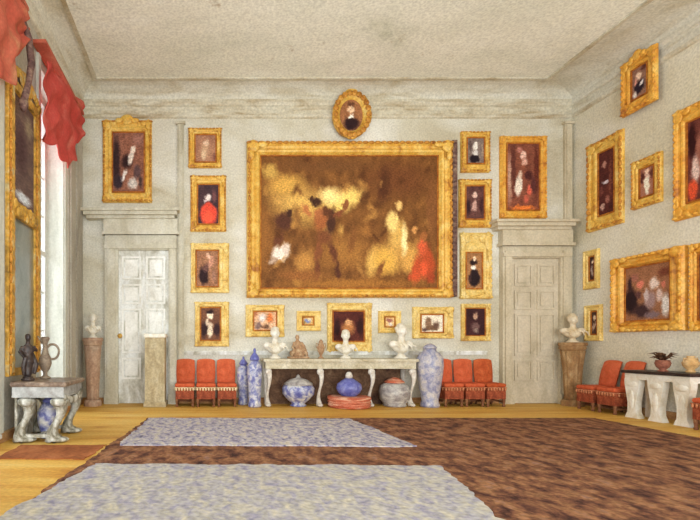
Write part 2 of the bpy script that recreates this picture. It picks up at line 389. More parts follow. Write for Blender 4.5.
def frame_mesh(W_, H_, il, ir, it, ib, depth, beads=True, bead=.05):
    """outer size W,H; widths left,right,top,bottom"""
    m = MB()
    P = [(0,0),(0,.55),(.10,.95),(.25,1.0),(.38,.62),(.55,.55),(.72,.8),(.86,.72),(1,.25)]
    rings = []
    for t,d in P:
        x0,x1 = -W_/2+il*t, W_/2-ir*t; z0,z1 = -H_/2+ib*t, H_/2-it*t
        rings.append([(x0,-d*depth,z0),(x1,-d*depth,z0),(x1,-d*depth,z1),(x0,-d*depth,z1)])
    m.loft(rings, cap=False)
    return m
def frame_orn(W_, H_, il, ir, it, ib, depth, step):
    out = [MB(),MB(),MB(),MB()]; t=.17
    x0,x1 = -W_/2+il*t, W_/2-ir*t; z0,z1 = -H_/2+ib*t, H_/2-it*t
    nX = max(3,int((x1-x0)/step)); nZ = max(3,int((z1-z0)/step)); r = step*.3
    for i in range(nX+1):
        for m,z in zip(out[:2],(z0,z1)): m.ell((x0+(x1-x0)*i/nX,-depth,z),(step*.52,r*.8,r*.9),8,4)
    for i in range(1,nZ):
        for m,x in zip(out[2:],(x0,x1)): m.ell((x,-depth,z0+(z1-z0)*i/nZ),(r*.9,r*.8,step*.52),8,4)
    return out
def corner_orn(W_, H_, il, ir, it, ib, depth):
    out = []
    for sx in (-1,1):
        for sz in (-1,1):
            m = MB(); out.append(m)
            wx = il if sx<0 else ir; wz = ib if sz<0 else it
            c = (sx*(W_/2-wx*.45), -depth*.95, sz*(H_/2-wz*.45))
            m.ell(c,(wx*.5,depth*.3,wz*.5),8,5)
            m.ell((c[0]-sx*wx*.7,c[1],c[2]+sz*wz*.15),(wx*.45,depth*.25,wz*.25),8,4)
            m.ell((c[0]+sx*wx*.15,c[1],c[2]-sz*wz*.7),(wx*.25,depth*.25,wz*.45),8,4)
    return out

def picture(label, o_rect, c_rect, base, blobs, wall='b', gold=None, off=0, depth=.06, group=None, seed=None, top_crest=False, orn=True, strokes=1.0, res=.5):
    """o_rect, c_rect: outer and canvas rectangles in the wall's measuring grid"""
    gold = gold or GOLD
    ox0,ox1,oy0,oy1 = o_rect; cx0,cx1,cy0,cy1 = c_rect
    if wall == 'b':
        sc = lambda px: px/SB
        X0,X1,Z1,Z0 = bx(ox0),bx(ox1),bz(oy0),bz(oy1)
        W_,H_ = X1-X0, Z1-Z0
        loc = ((X0+X1)/2, YB-off, (Z0+Z1)/2); rz = 0
        il,ir,it,ib = (cx0-ox0)/SB,(ox1-cx1)/SB,(cy0-oy0)/SB,(oy1-cy1)/SB
    else:
        xe = XR-off-depth*.7; dep = lambda px: F*xe/(px-VX)
        Y0,Y1 = dep(ox0),dep(ox1); s = F/((Y0+Y1)/2)
        Z1,Z0 = zpx(oy0,s), zpx(oy1,s)
        W_,H_ = Y0-Y1, Z1-Z0
        loc = (XR-off,(Y0+Y1)/2,(Z0+Z1)/2); rz = -PI/2
        il = Y0-dep(cx0); ir = dep(cx1)-Y1; it = (cy0-oy0)/s; ib = (oy1-cy1)/s
    seed = seed or (ox0*.37+oy0*.11)
    t = thing('framed_painting', label, 'painting', loc, rz, group or ('gilt framed paintings on the back wall' if wall=='b' else 'gilt framed paintings on the right wall'))
    fr = frame_mesh(W_,H_,il,ir,it,ib,depth).build('frame', gold, t)
    aw = (il+ir+it+ib)/4
    iw, ih = W_-il-ir, H_-it-ib
    ccx, ccz = (il-ir)/2, (ib-it)/2
    q = MB(); r = min(.025, aw*.2)
    a0,a1,b0,b1 = ccx-iw/2, ccx+iw/2, ccz-ih/2, ccz+ih/2
    for (u0,u1,v0,v1) in ((a0,a1,b0,b0+r),(a0,a1,b1-r,b1),(a0,a0+r,b0+r,b1-r),(a1-r,a1,b0+r,b1-r)): q.box(u0,u1,-.028,-.012,v0,v1)
    q.build('inner_slip', SLIP, t)
    if orn:
        for q in frame_orn(W_,H_,il,ir,it,ib,depth,max(.07,aw*.5)): q.build('beading', GOLDD if gold is GOLD else gold, fr, True)
        for q in corner_orn(W_,H_,il,ir,it,ib,depth): q.build('corner_ornament', gold, fr, True)
    if top_crest:
        c = MB(); c.ell((0,-depth,H_/2),(W_*.14,.03,aw*.55),12,6); c.ell((-W_*.16,-depth,H_/2-aw*.1),(W_*.09,.03,aw*.3),10,5); c.ell((W_*.16,-depth,H_/2-aw*.1),(W_*.09,.03,aw*.3),10,5)
        c.build('crest', gold, fr, True)
    paint_canvas(iw-.01, ih-.01, c_rect, base, blobs, seed, res, 'canvas', -.014, strokes, ccx, ccz, t)
    return t

DK=((62,36,30),(92,56,42)); BR=((96,58,34),(128,84,48)); PK=((140,96,76),(168,124,96)); GR=((120,104,92),(150,134,118))
SKIN=(214,178,146); WH=(226,220,206); BLK=(36,26,28); REDp=(196,66,44)
# left overdoor
picture('upright picture over the left door, pale figure before a dark column', (103,152,121,203),(112,145,132,193),((110,70,56),(150,100,80)),[
 (116,162,5,32,0,(50,34,36),.5),(138,140,8,9,0,(150,104,90),.6),(133,150,3.2,5,10,(226,206,190),.4),(127,162,7,9,0,(48,30,30),.5),(131,158,3,9,15,(210,196,184),.5),(137,172,5,9,0,(90,66,66),.5),(118,182,6,9,0,(52,40,46),.4),(133,184,6,8,20,(196,186,178),.5),(124,176,2.5,8,20,(214,206,200),.5),(141,182,2.5,8,0,(70,52,50),.5)],top_crest=True)
# left column
picture('small pinkish landscape picture, topmost right of the left door',(188.5,221.5,129,168.5),(194.5,216.5,134.5,163),PK,[
 (205,150,6,12,0,(182,146,116),.6),(206,143,3.4,4,0,(206,176,150),.5),(204,156,3,7,0,(200,172,140),.6),(197,148,2.5,11,0,(150,106,84),.6),(214,158,3,5,0,(128,84,70),.5)],gold=GOLD)
picture('portrait of a sitter in a bright red robe, dark background',(190.5,226,176,232),(197,219.5,184,225),((52,38,44),(84,58,60)),[
 (208.5,214,10,13,0,(208,72,54),.25),(208,218,6,8,0,(222,84,60),.4),(208,198,3.4,4.6,0,(214,196,190),.4),(205,201,2,2,0,(190,170,170),.5),(214,196,3,8,0,(110,70,70),.6)],gold=GOLD)
picture('brown portrait of a seated sitter in black, above the lowest one',(191,229,243.5,293),(195.5,219,250,287.5),((128,88,64),(156,112,84)),[
 (204,276,6,11,0,(44,28,30),.4),(211,263,4,9,15,(186,134,110),.5),(208,256,3,3.5,0,(206,164,138),.4),(206,268,4,6,0,(96,66,60),.5),(214,276,3,7,0,(150,110,92),.5)],gold=GOLDP)
picture('portrait with white cap and pale dress above the left red chairs',(195,229,302,346.5),(200,221,307,341),((92,60,48),(122,82,60)),[
 (204,330,5,10,0,(50,32,34),.5),(217,330,4,9,0,(52,34,36),.5),(210,330,3.4,10,0,(214,194,168),.4),(210,316,3.8,4,0,(226,206,180),.4),(210,312,4.5,2.5,0,(40,26,28),.5),(207,322,2.5,5,0,(206,184,160),.5)],gold=GOLDP)
# the great picture
big = [
 (300,205,42,26,15,(206,164,86),.8),(285,185,26,14,-10,(196,150,72),.7),(345,200,26,14,-25,(226,190,104),.6),(330,196,16,12,0,(238,210,136),.7),
 (395,180,44,24,0,(104,62,34),.7),(330,165,60,8,0,(108,70,38),.7),(262,240,10,40,0,(140,92,46),.6),(384,185,8,24,5,(78,44,26),.6),(270,172,12,10,30,(184,146,74),.6),
 (283,222,11,12,20,(78,46,34),.5),(289,214,3.5,6,0,(60,36,28),.5),(278,240,6,10,25,(96,56,38),.5),(280,254,11,9,-10,(222,206,192),.45),(286,248,5,8,0,(206,186,170),.6),(272,262,6,4,0,(176,150,130),.6),
 (345,252,34,22,0,(150,102,50),.7),(305,262,14,16,0,(172,122,62),.6),(372,262,8,20,8,(206,162,84),.6),
 (316,202,6,5,20,(60,36,26),.5),(311,199,3,3,0,(72,44,30),.5),(321,220,9,15,12,(150,88,50),.5),(331,222,6,18,10,(70,42,30),.5),(326,212,8,6,30,(92,54,34),.5),(318,214,6,7,0,(160,96,58),.5),
 (306,210,4,9,-28,(170,106,62),.4),(338,214,9,3.2,-35,(120,68,42),.4),(345,205,3.5,6,25,(130,80,46),.4),
 (324,238,10,8,10,(112,66,40),.5),(318,252,5,14,6,(122,72,44),.5),(317,272,3.6,13,6,(104,60,38),.5),(333,252,5,13,-16,(96,56,36),.5),(338,272,3.6,13,-8,(80,46,32),.5),
 (398,238,13,24,0,(200,158,84),.6),(388,258,18,20,-30,(196,150,76),.6),(408,254,14,16,30,(186,138,70),.6),(392,222,8,14,0,(226,192,116),.5),(399,206,5,6,0,(222,180,110),.5),(385,262,14,18,-20,(206,158,72),.6),(410,262,10,16,10,(196,146,74),.5),(404,240,4,20,0,(236,212,150),.6),(381,268,3,10,20,(120,74,40),.6),
 (417,270,7,18,8,(176,74,42),.5),(428,262,8,22,-8,(168,72,40),.5),(422,248,7,12,5,(196,88,54),.6),(424,270,5,12,0,(204,84,50),.6),(414,277,7,8,20,(190,80,46),.6),(431,278,6,7,0,(150,64,38),.6),(423,236,5,6,0,(150,92,50),.5),(414,230,3.5,4,0,(196,140,80),.5),
 (350,284,90,7,0,(150,100,46),.7),(432,210,8,40,0,(120,76,42),.6),(300,276,26,8,0,(136,86,44),.6),(352,240,5,18,10,(120,76,40),.7),(366,232,7,9,0,(150,100,50),.7)]
rb = random.Random(11)
extra = []
for k in range(60):
    X=rb.uniform(262,436); Y=rb.uniform(158,288); g=rb.random()
    cc = (84,50,26) if g<.4 else (168,120,62) if g<.7 else (108,68,36) if g<.85 else (196,150,78)
    extra.append((X,Y,rb.uniform(2,7),rb.uniform(4,15),rb.uniform(-50,50),cc,.95))
big = [b for b in big[:14]] + extra[:60] + big[14:] + [(x,y,rx*.6,ry*.6,a,c,1.0) for x,y,rx,ry,a,c,_ in extra[60:]]
big_t = picture('largest picture in the room, a golden brown figure scene with a striding man',(246.5,450,143,298),(260,438,155.5,289),((88,54,28),(138,92,46)),big,gold=GOLD,depth=.13,strokes=1.5,res=.6)
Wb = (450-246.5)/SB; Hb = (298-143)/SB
MB().box(Wb/2+.005, Wb/2+.10, -.10, 0, -Hb/2+.02, Hb/2+.02).build('side_shadow', PLUM, big_t)  # dark strip painted in as the great frame's shadow on its right
# small row beneath
picture('horizontal picture behind the leftmost marble bust, orange and grey blotches',(245.5,284,305,337),(253,277,311,331),((196,150,110),(206,170,140)),[
 (262,318,5,5,0,(206,190,184),.5),(270,318,4,6,0,(200,110,60),.5),(258,326,4,5,0,(120,96,92),.5),(265,327,6,3,0,(110,78,60),.5),(255,314,3,4,0,(170,110,80),.5)],gold=GOLDP)
picture('tiny square picture with a bluish centre, under the great picture',(296.5,320.5,311,331),(302,314,316.5,325.5),((196,156,90),(206,172,116)),[
 (307,321,4,3.2,20,(120,130,170),.4),(309,319,2.5,2,0,(206,196,170),.5),(304,323,2,2,0,(130,110,70),.5)],gold=GOLDP,orn=False)
picture('dark maroon square picture directly behind the middle marble bust',(327,371,303,352),(332,364.5,310.5,342),((64,28,26),(96,48,38)),[
 (348,328,9,9,0,(170,112,66),.6),(348,322,4,4,0,(196,146,100),.5),(337,328,4,12,0,(44,20,22),.5),(360,326,4,12,0,(48,22,22),.5)],gold=GOLDP)
picture('tiny square picture left of the right marble bust, pinkish centre',(378,400.5,311,333),(384,395,316.5,327.5),((206,170,110),(214,186,140)),[
 (389,320,4,2.6,0,(150,96,84),.5),(390,324,3,2.4,0,(214,200,190),.5)],gold=GOLDP,orn=False)
picture('horizontal picture with brown trees on pale sky, above the tall jar',(412,452.5,307,338.5),(420,443.5,314,333),((214,200,176),(222,212,194)),[
 (431,328,9,4,0,(110,82,62),.4),(428,322,4,6,20,(128,98,76),.4),(436,325,4,4,0,(96,70,58),.5),(424,330,3,2.5,0,(90,66,60),.5)],gold=GOLDP)
picture('dark square portrait in a thin frame above the right row of red chairs',(460.5,489,304,341),(464.5,485,308,336),((46,24,28),(72,42,42)),[
 (475,316,3.2,4.4,0,(176,140,116),.5),(475,326,5,5,0,(106,78,74),.5),(476,331,3,3,0,(140,120,110),.6)],gold=GOLDP)
# right column on the back wall
picture('small greyish portrait, topmost to the right of the great picture',(460,488.5,132.5,173),(466,484.5,137.5,164.5),((104,88,84),(134,118,108)),[
 (475,146,3,5,10,(226,218,208),.4),(475,153,3.6,4,0,(206,200,196),.5),(474,159,5.5,4.6,0,(34,24,30),.3),(470,146,2,8,0,(84,66,64),.6),(482,150,2,10,0,(150,130,112),.6)],gold=GOLD)
picture('brown portrait with a pinkish sitter, second from top right of the great picture',(458,490,180,228),(464.5,484.5,185.5,220),((72,44,44),(102,66,60)),[
 (474.5,195,3,4,0,(206,172,158),.4),(474,206,4,7,10,(190,150,138),.5),(468,208,3,9,0,(44,26,32),.5),(481,206,2.6,10,0,(60,34,36),.5)],gold=GOLD)
picture('portrait in black with white collar, yellow frame with a deep upper border',(459.5,490.5,233,299),(465,482.5,252,289.5),((140,96,62),(166,120,78)),[
 (474,278,6.5,10,0,(36,24,28),.3),(473,262,4.6,4,0,(40,26,26),.4),(474,259,2.6,3,0,(220,190,160),.4),(473,268,4,3.4,15,(228,220,208),.4),(470,278,2,5,0,(60,40,40),.5)],gold=GOLDP)
picture('tall picture over the right door with two small standing figures',(499,545,137,219),(505.5,539.5,143,211),((104,56,44),(136,80,60)),[
 (509,178,4,32,0,(180,140,120),.7),(513,170,3,34,0,(90,48,40),.5),(536,170,3,34,0,(92,44,34),.5),(523,155,4,5,0,(216,176,160),.45),(519,150,4,4,0,(170,110,96),.5),(524,162,4,4,20,(196,150,134),.5),
 (518,186,4.4,13,6,(216,200,184),.35),(520,175,3,5,0,(200,170,150),.5),(528,176,5,6,0,(70,34,32),.4),(529,190,3,7,0,(206,96,76),.45),(526,200,3,5,0,(186,90,70),.5),(533,186,3,12,0,(84,44,42),.5),(522,208,16,3,0,(206,110,50),.5)],gold=GOLDO)
# oval picture above the great picture
tO = thing('framed_painting','small oval portrait in a scrolled gilt frame above the great picture','painting',(bx(349.5),YB-.09,bz(118)),0,'gilt framed paintings on the back wall')
def oval_ring(m, a, b, prof_, n_=48):
    rings=[]
    for k in range(n_):
        an=2*PI*k/n_
        rings.append([((a+w)*math.cos(an), -d, (b+w)*math.sin(an)) for w,d in prof_])
    rings.append(rings[0]); return m.loft(rings,cap=False,closed=True)
m = MB(); oval_ring(m, .235, .32, [(0,0),(0,.03),(.04,.05),(.07,.09),(.12,.09),(.15,.05),(.15,0)]); m.build('frame', GOLD, tO, True)
m = MB()
for k in range(22):
    an=2*PI*k/22; m.ell(((.34)*math.cos(an),-.09,(.425)*math.sin(an)),(.062,.025,.062),8,4)
m.build('beading', GOLDD, tO, True)
m = MB(); m.ell((0,-.06,.47),(.12,.03,.05)); m.ell((.34,-.05,-.02),(.07,.03,.18)); m.ell((0,-.05,-.46),(.1,.03,.04)); m.ell((.27,-.05,.26),(.06,.03,.1)); m.build('scroll_ornament', GOLD, tO, True)
paint_canvas(.5,.66,(337.5,361.5,102,134),((130,84,54),(160,110,74)),[(349.5,126,9,8,0,(44,26,28),.4),(349.5,112,4.2,5.4,0,(216,180,146),.4),(349.5,119,4,2.2,0,(232,222,208),.4),(349.5,107,4.6,2.6,0,(90,56,40),.5)],3.3,.5,'canvas',-.02,1,0,0,tO,mask=lambda u,v:u*u+v*v<1.0)
# right wall
picture('upper one of two tiny narrow portraits at the corner of the right wall',(583,598,250,289),(587.5,594,256,281),((52,34,34),(80,54,48)),[(590.8,262,1.5,3,0,(200,180,160),.4),(590.8,271,1.8,6,0,(150,130,120),.5)],'r',GOLDP,orn=False)
picture('lower one of two tiny narrow portraits, just above the corner bust',(584,601,305,341),(589.5,596.5,311,335),((62,44,40),(96,66,54)),[(593,318,2,3,0,(206,180,150),.4),(592.5,327,2,6,20,(170,140,120),.5)],'r',GOLDP,orn=False)
picture('tall narrow picture with a dark maroon canvas on the right wall',(587,622.5,138,228),(596.5,613.5,150,215),((64,30,30),(96,48,42)),[
 (603,164,3,4,0,(176,130,116),.5),(605,182,6,2.4,0,(190,180,190),.5),(600,190,3,5,0,(110,60,54),.5),(606,200,3,5,0,(140,90,80),.5),(601,206,2.6,4,0,(180,146,134),.5),(609,180,2,28,0,(110,60,50),.6)],'r',GOLD)
picture('small portrait of a sitter in a long white dress, right wall',(632,661,157,206),(637.5,653.5,166,196.5),((140,92,76),(166,116,94)),[
 (640.5,176,2.4,8,0,(80,44,40),.5),(650.5,174,2.4,7,0,(90,50,44),.5),(645.5,171,2.6,3.4,0,(222,190,170),.4),(645.5,184,3.6,13,0,(224,214,196),.35),(645,175,3,3,0,(214,180,162),.5)],'r',GOLD)
picture('portrait hung highest on the right wall, crossing the cornice moulding',(621.5,656,55,109),(629.5,646.5,65.5,97.5),((120,86,72),(150,112,94)),[
 (637,75,3.4,4.4,0,(222,190,168),.4),(638,86,6,8,15,(38,26,38),.35),(633,93,3,4,0,(206,196,190),.5),(640,84,2,4,30,(214,206,206),.5),(642,69,4,3,0,(90,50,44),.5),(634,80,2,4,0,(200,140,130),.5)],'r',GOLDO,off=.085,top_crest=True)
picture('largest picture on the right wall, a group of dressed figures',(611.5,684,253,331.5),(621.5,668,264,321),((128,86,62),(156,108,78)),[
 (628,300,9,16,0,(40,24,28),.4),(640,310,12,9,0,(60,40,42),.5),(638,283,5,5,0,(206,120,100),.45),(632,276,6,6,0,(150,96,80),.6),(652,284,6,7,0,(216,196,186),.45),(648,300,7,12,0,(150,124,122),.45),(657,296,4,8,0,(200,176,168),.5),
 (663,306,5,14,0,(206,200,196),.45),(644,295,3,8,0,(190,172,170),.5),(636,294,4,5,0,(90,58,56),.5),(661,286,3,4,0,(190,110,90),.5),(662,274,8,6,0,(110,60,44),.6),(650,315,10,4,0,(120,100,104),.5),(627,282,3,10,0,(56,36,38),.5)],'r',GOLDO,depth=.1)
picture('tall picture cropped by the frame at the right, dark top and red below',(674,712,104,217),(684.5,703,119,202),((84,40,36),(116,64,54)),[
 (690,140,5,22,0,(48,18,20),.4),(694,170,6,18,0,(206,180,170),.5),(691,190,6,13,0,(206,80,50),.4),(699,150,6,20,0,(150,96,80),.5)],'r',GOLDO)
picture('upright picture cropped at the right edge, beside the group picture',(690,716,242,331),(696,710,252,275+45),((90,60,56),(120,84,70)),[(699,262,4,8,0,(56,40,52),.5)],'r',GOLDO)

# ---------------------------------------------------------------- pier glass on left wall
Yc = 6.34
pg = thing('pier_glass','tall gilt pier glass with painted upper panel, between the curtains','mirror',(XL,Yc,.80),PI/2)
hw=.53; H=3.85
PGOLD = mat('tarnished_gilt', [(120,92,50),(176,136,60),(206,158,66),(196,178,130)], (5,5,4), pos=[.32,.44,.54,.66], grain=.25, gscale=24, rough=.55)
m = MB()
for sx in (-1,1):
    a,b = (-hw,-hw+.15) if sx<0 else (hw-.15,hw)
    m.box(a,b,-.05,0,0,H); m.box(a+.04,b-.04,-.08,-.05,.05,H-.05)
m.box(-hw+.15,hw-.15,-.05,0,0,.1); m.box(-hw+.15,hw-.15,-.07,0,H-.12,H); m.box(-hw+.15,hw-.15,-.07,0,2.08,2.28)
m.build('frame', PGOLD, pg)
for x in (-hw+.03,-hw+.12,hw-.12,hw-.03):
    m = MB()
    for z in [i*.13+.08 for i in range(29)]: m.ell((x,-.062,z),(.022,.02,.068),6,4)
    m.build('beading', GOLDD, pg, True)
m = MB(); 
for i in range(9):
    x=-.4+.1*i; m.ell((x,-.08,2.18+.05*math.cos(i*2.4)),(.06,.03,.07),8,5)
m.build('carved_rail', PGOLD, pg, True); m = MB()
for i in range(11):
    x=-.5+.1*i; m.ell((x,-.06,H+.04+.15*(1-(x/.5)**2)),(.07,.03,.07),8,5)
m.ell((0,-.07,H+.12),(.25,.03,.14)); m.build('carved_crest', PGOLD, pg, True)
MB().box(-hw+.15,hw-.15,-.02,0,.1,2.08).build('mirror_pane', MIRR, pg)
paint_canvas(2*hw-.3,H-.12-2.28,(12,28,100,205),((84,66,66),(110,90,80)),[(20,195,7,7,0,(190,196,204),.5),(18,150,6,30,0,(70,50,52),.6),(24,120,4,14,0,(130,116,96),.6)],9.1,.4,'painted_panel',-.022,1,0,(H-.12+2.28)/2,pg)

# ---------------------------------------------------------------- curtains
def curtain(label, y0, y1, topf, botf, m, x=-2.3):
    t = thing('curtain', label, 'curtain', (x,(y0+y1)/2,5.4))
    nu, nv = 60, 36; vs=[]; fs=[]
    for j in range(nv+1):
        for i in range(nu+1):
            u,v=i/nu,j/nv; y=y0+(y1-y0)*u
            zt,zb=topf(u),botf(u); z=zt+(zb-zt)*v
            d=.03*math.sin(u*24+v*3)*(.3+.7*v)+.035*math.sin(v*15-6*(u-.5)**2*4)
            vs.append((d-.03*v, y-(y0+y1)/2, z-5.4))
    for j in range(nv):
        for i in range(nu):
            a=j*(nu+1)+i; fs.append((a,a+nu+1,a+nu+2,a+1))
    o=MB().add(vs,fs).build('drape', m, t, True); so=o.modifiers.new('s','SOLIDIFY'); so.thickness=.02
    MB().box(-.2,.0,y0-(y0+y1)/2-.02,y1-(y0+y1)/2+.02,topf(.5)-5.4+.02,topf(.5)-5.4+.07).build('pelmet_board', CURTO, t)
    return t
def lerp(pts,u):
    for (a,va),(b,vb) in zip(pts,pts[1:]):
        if u<=b:
            k=(u-a)/(b-a); k=k*k*(3-2*k); return va+(vb-va)*k
    return pts[-1][1]
c2=curtain('bright red curtain swag nearest the back wall corner',6.68,8.75,lambda u:5.32+.46*u,lambda u:lerp([(0,4.15),(.2,4.3),(.5,4.18),(.68,4.4),(.9,4.9),(1,5.2)],u)+.04*math.sin(u*30),CURT)
c1=curtain('faded red curtain cropped at the top left corner',4.4,6.0,lambda u:5.6-.12*u,lambda u:lerp([(0,4.1),(.5,4.2),(.72,4.35),(.88,4.85),(1,5.15)],u)+.03*math.sin(u*25),CURTO)
for c in (c1,c2):
    for k in kids(c):
        if k.name.startswith('pelmet'): k.hide_render=False
m = MB(); m.tube([(-.02,.72,-.05),(.0,.82,-.2),(.02,.86,-.5),(.0,.80,-.8),(-.02,.72,-1.05)],[.03,.05,.05,.04,.05],8); m.ell((-.02,.7,-1.12),(.06,.06,.1)); m.build('dark_strand', PLUM, c1, True)  # dark plum tube with a rounded end beside the curtain

# ---------------------------------------------------------------- chairs
def chair(label, loc, rz, cloth, group, rake=.05, curve=0.0, fringe=None):
    t = thing('upholstered_chair', label, 'chair', loc, rz, group)
    # facing -Y
    nu,nv=10,12; 
    def back(u,v,side):
        w=.178+.012*math.sin(v*PI); x=(u*2-1)*w
        z=.43+.49*v
        y=.17+rake*v**(1.0+curve) + (.02*(u*2-1)**2)
        z-= .03*(abs(u*2-1)**3)*(v>.92)
        th=.032*(1-(u*2-1)**4)*(1-(v*2-1)**6)+.008
        return (x,y-side*th,z)
    m=MB()
    for sd in (1,-1):
        vs=[back(i/nu,j/nv,sd) for j in range(nv+1) for i in range(nu+1)]
        fs=[(j*(nu+1)+i,j*(nu+1)+i+1,(j+1)*(nu+1)+i+1,(j+1)*(nu+1)+i) for j in range(nv) for i in range(nu)]
        if sd<0: fs=[f[::-1] for f in fs]
        m.add(vs,fs)
    m.build('backrest', cloth, t, True)
    MB().bevbox(-.19,.19,-.24,.16,.38,.455,.03).build('seat', cloth, t)
    MB().box(-.18,.18,-.225,.17,.15,.38).build('seat_rail', REDD, t)
    m=MB(); m.box(-.19,.19,-.238,-.226,.365,.38); m.box(-.2,-.188,-.238,.16,.365,.38); m.box(.188,.2,-.238,.16,.365,.38)
    for i in range(7):
        x=-.165+.055*i; m.ell((x,-.238,.345),(.018,.014,.034),8,5)
    for sx in (-1,1):
        for i in range(4): m.ell((sx*.19,-.16+.1*i,.345),(.014,.018,.034),8,5)
    m.build('fringe', fringe or CREAMF, t, True)
    for sx in (-1,1):
        MB().lathe([(.022,0),(.03,.02),(.02,.05),(.028,.10),(.03,.15)],10,Matrix.Translation((sx*.155,-.2,0))).build('leg', WOODD, t, True)
        MB().tube([(sx*.155,.2,0),(sx*.155,.17,.1),(sx*.155,.155,.18)],[.02,.024,.03],8).build('leg', WOODD, t, True)
    m=MB(); m.box(-.155,.155,-.01,.015,.08,.11)
    for sx in (-1,1): m.box(sx*.155-.012,sx*.155+.012,-.2,.18,.08,.11)
    m.build('stretcher', WOODD, t)
    return t
gl='red chairs against the back wall, left row'; gr_='red chairs against the back wall, right row'; gw='red chairs along the right wall'
ch=chair('red chair beside the tall blue jars, rightmost of the left row',((226.5-VX)/50.3,9.15,0),0,RED,gl)
dup(ch,((205.9-VX)/50.3,9.15,0),0,'red chair in the middle of the left row, cream fringe',gl)
dup(ch,((185.3-VX)/50.3,9.15,0),0,'red chair nearest the left door, end of the left row',gl)
FRG=mat('faded_pink_fringe',[(176,104,66),(196,126,88),(206,150,116)],(18,18,18),grain=.2)
ch2=chair('red chair right beside the large round-shouldered porcelain jar',((447.8-VX)/50.3,9.15,0),0,RED,gr_,fringe=FRG)
dup(ch2,((468.4-VX)/50.3,9.15,0),0,'red chair between two others left of the right door',gr_)
chair('rust red chair nearest the right door',((489-VX)/50.3,9.15,0),0,REDO,gr_,fringe=FRG)
cw=chair('red chair with raked back next to the fluted corner pedestal',(7.24,8.52,0),-PI/2,RED,gw,.13,.4,FRG)
dup(cw,(7.24,8.07,0),-PI/2,'red chair with raked back partly behind the dark-topped table',gw)
dup(cw,(7.14,6.36,0),-PI/2,'red chair cropped by the right edge, nearer than the dark-topped table',gw)

# ---------------------------------------------------------------- side tables
def scroll_leg(h, w=.07, d=.07):
    m=MB(); pts=[]; rad=[]
    for i in range(13):
        t=i/12; z=h*(1-t)
        y=-.05*math.sin(t*PI*1.8)*1.0; 
        pts.append((.02*math.sin(t*PI*2),y,max(.02,z))); rad.append(w*(.62-.42*math.sin(min(1,t*1.1)*PI*.85)**2*.8+(.1 if t>.9 else 0)))
    m.tube(pts,rad,10); m.ell((0,-.03,h-.06),(w*.75,w*.7,.07)); m.ell((0,-.02,.035),(w*.6,w*.8,.035))
    return m
T0,T1=1.17,4.08
st=thing('side_table','long cream side table with scrolled legs below the great picture','table',((T0+T1)/2,9.17,0))
hl=(T1-T0)/2
MB().bevbox(-hl-.04,hl+.04,-.3,.28,.87,.93,.015).build('tabletop', CREAMT, st)
m=MB(); m.box(-hl,hl,-.26,.24,.74,.87); m.box(-hl,hl,-.275,-.26,.85,.87); m.box(-hl,hl,-.272,-.26,.74,.755)
m.build('apron', CREAMT, st)
for x in (-hl+.06,-.39,.60,hl-.06):
    scroll_leg(.74,.09).build('leg', LEGW, st, True, (x,-.21,0))
for x in (-hl+.06,hl-.06):
    MB().lathe([(.035,0),(.03,.1),(.04,.5),(.05,.74)],10).build('leg', LEGW, st, True, (x,.19,0))
MB().box(-hl+.1,hl-.1,.225,.24,.0,.74).build('back_panel_or_shade', SHADOWP, st)  # dark sheet standing in for the shade under the table

rt=thing('side_table','white carved table with thin dark top along the right wall','table',(7.24,7.2,0),-PI/2)
L_=.54
MB().bevbox(-L_-.02,L_+.02,-.25,.27,.735,.785,.012).build('tabletop', DARKSLAB, rt)
MB().box(-L_+.02,L_-.02,-.21,.24,.64,.735).build('apron', MARB, rt)
for x in (-.40,0,.40):
    m=MB(); m.loft([[(x-a,-.21,z),(x+a,-.21,z),(x+a,-.11,z),(x-a,-.11,z)] for a,z in ((.12,0),(.10,.05),(.075,.1),(.07,.25),(.10,.42),(.125,.55),(.13,.64))])
    m.ell((x,-.21,.56),(.10,.02,.05)); m.ell((x,-.21,.30),(.045,.015,.16)); m.build('leg', MARB, rt)
for x in (-.46,.46): MB().loft([[(x-a,.12,z),(x+a,.12,z),(x+a,.2,z),(x-a,.2,z)] for a,z in ((.05,0),(.04,.3),(.06,.64))]).build('leg', MARB, rt)

lt=thing('side_table','mottled dark-topped console table against the left wall','table',(-2.03,6.02,0),PI/2)
# local X = +Y world, local -Y = +X world
MB().bevbox(-.44,.42,-.35,.34,.69,.75,.02).build('tabletop', LTSLAB, lt)
m=MB(); m.box(-.41,.39,-.31,.32,.56,.69); m.box(-.42,.40,-.32,.32,.56,.58); m.build('apron', LTPALE, lt)
for x in (-.32,.30):
    for y in (-.2,.2):
        m=scroll_leg(.56,.16); m.build('leg', LTBODY, lt, True, (x,y,0))
m=MB(); m.box(-.32,.30,-.03,.03,.06,.1); 
for x in (-.32,.30): m.box(x-.03,x+.03,-.2,.2,.06,.1)
m.build('stretcher', LTBODY, lt)
MB().box(-.34,.34,.285,.315,.03,.56).build('back_panel_or_shade', LTBODY, lt)
m=MB()
for i in range(13): m.ell((-.36+.06*i,-.315,.555-.06*math.sin(PI*i/12)),(.045,.02,.05),8,5)
m.build('carved_swag', LTBODY, lt, True)

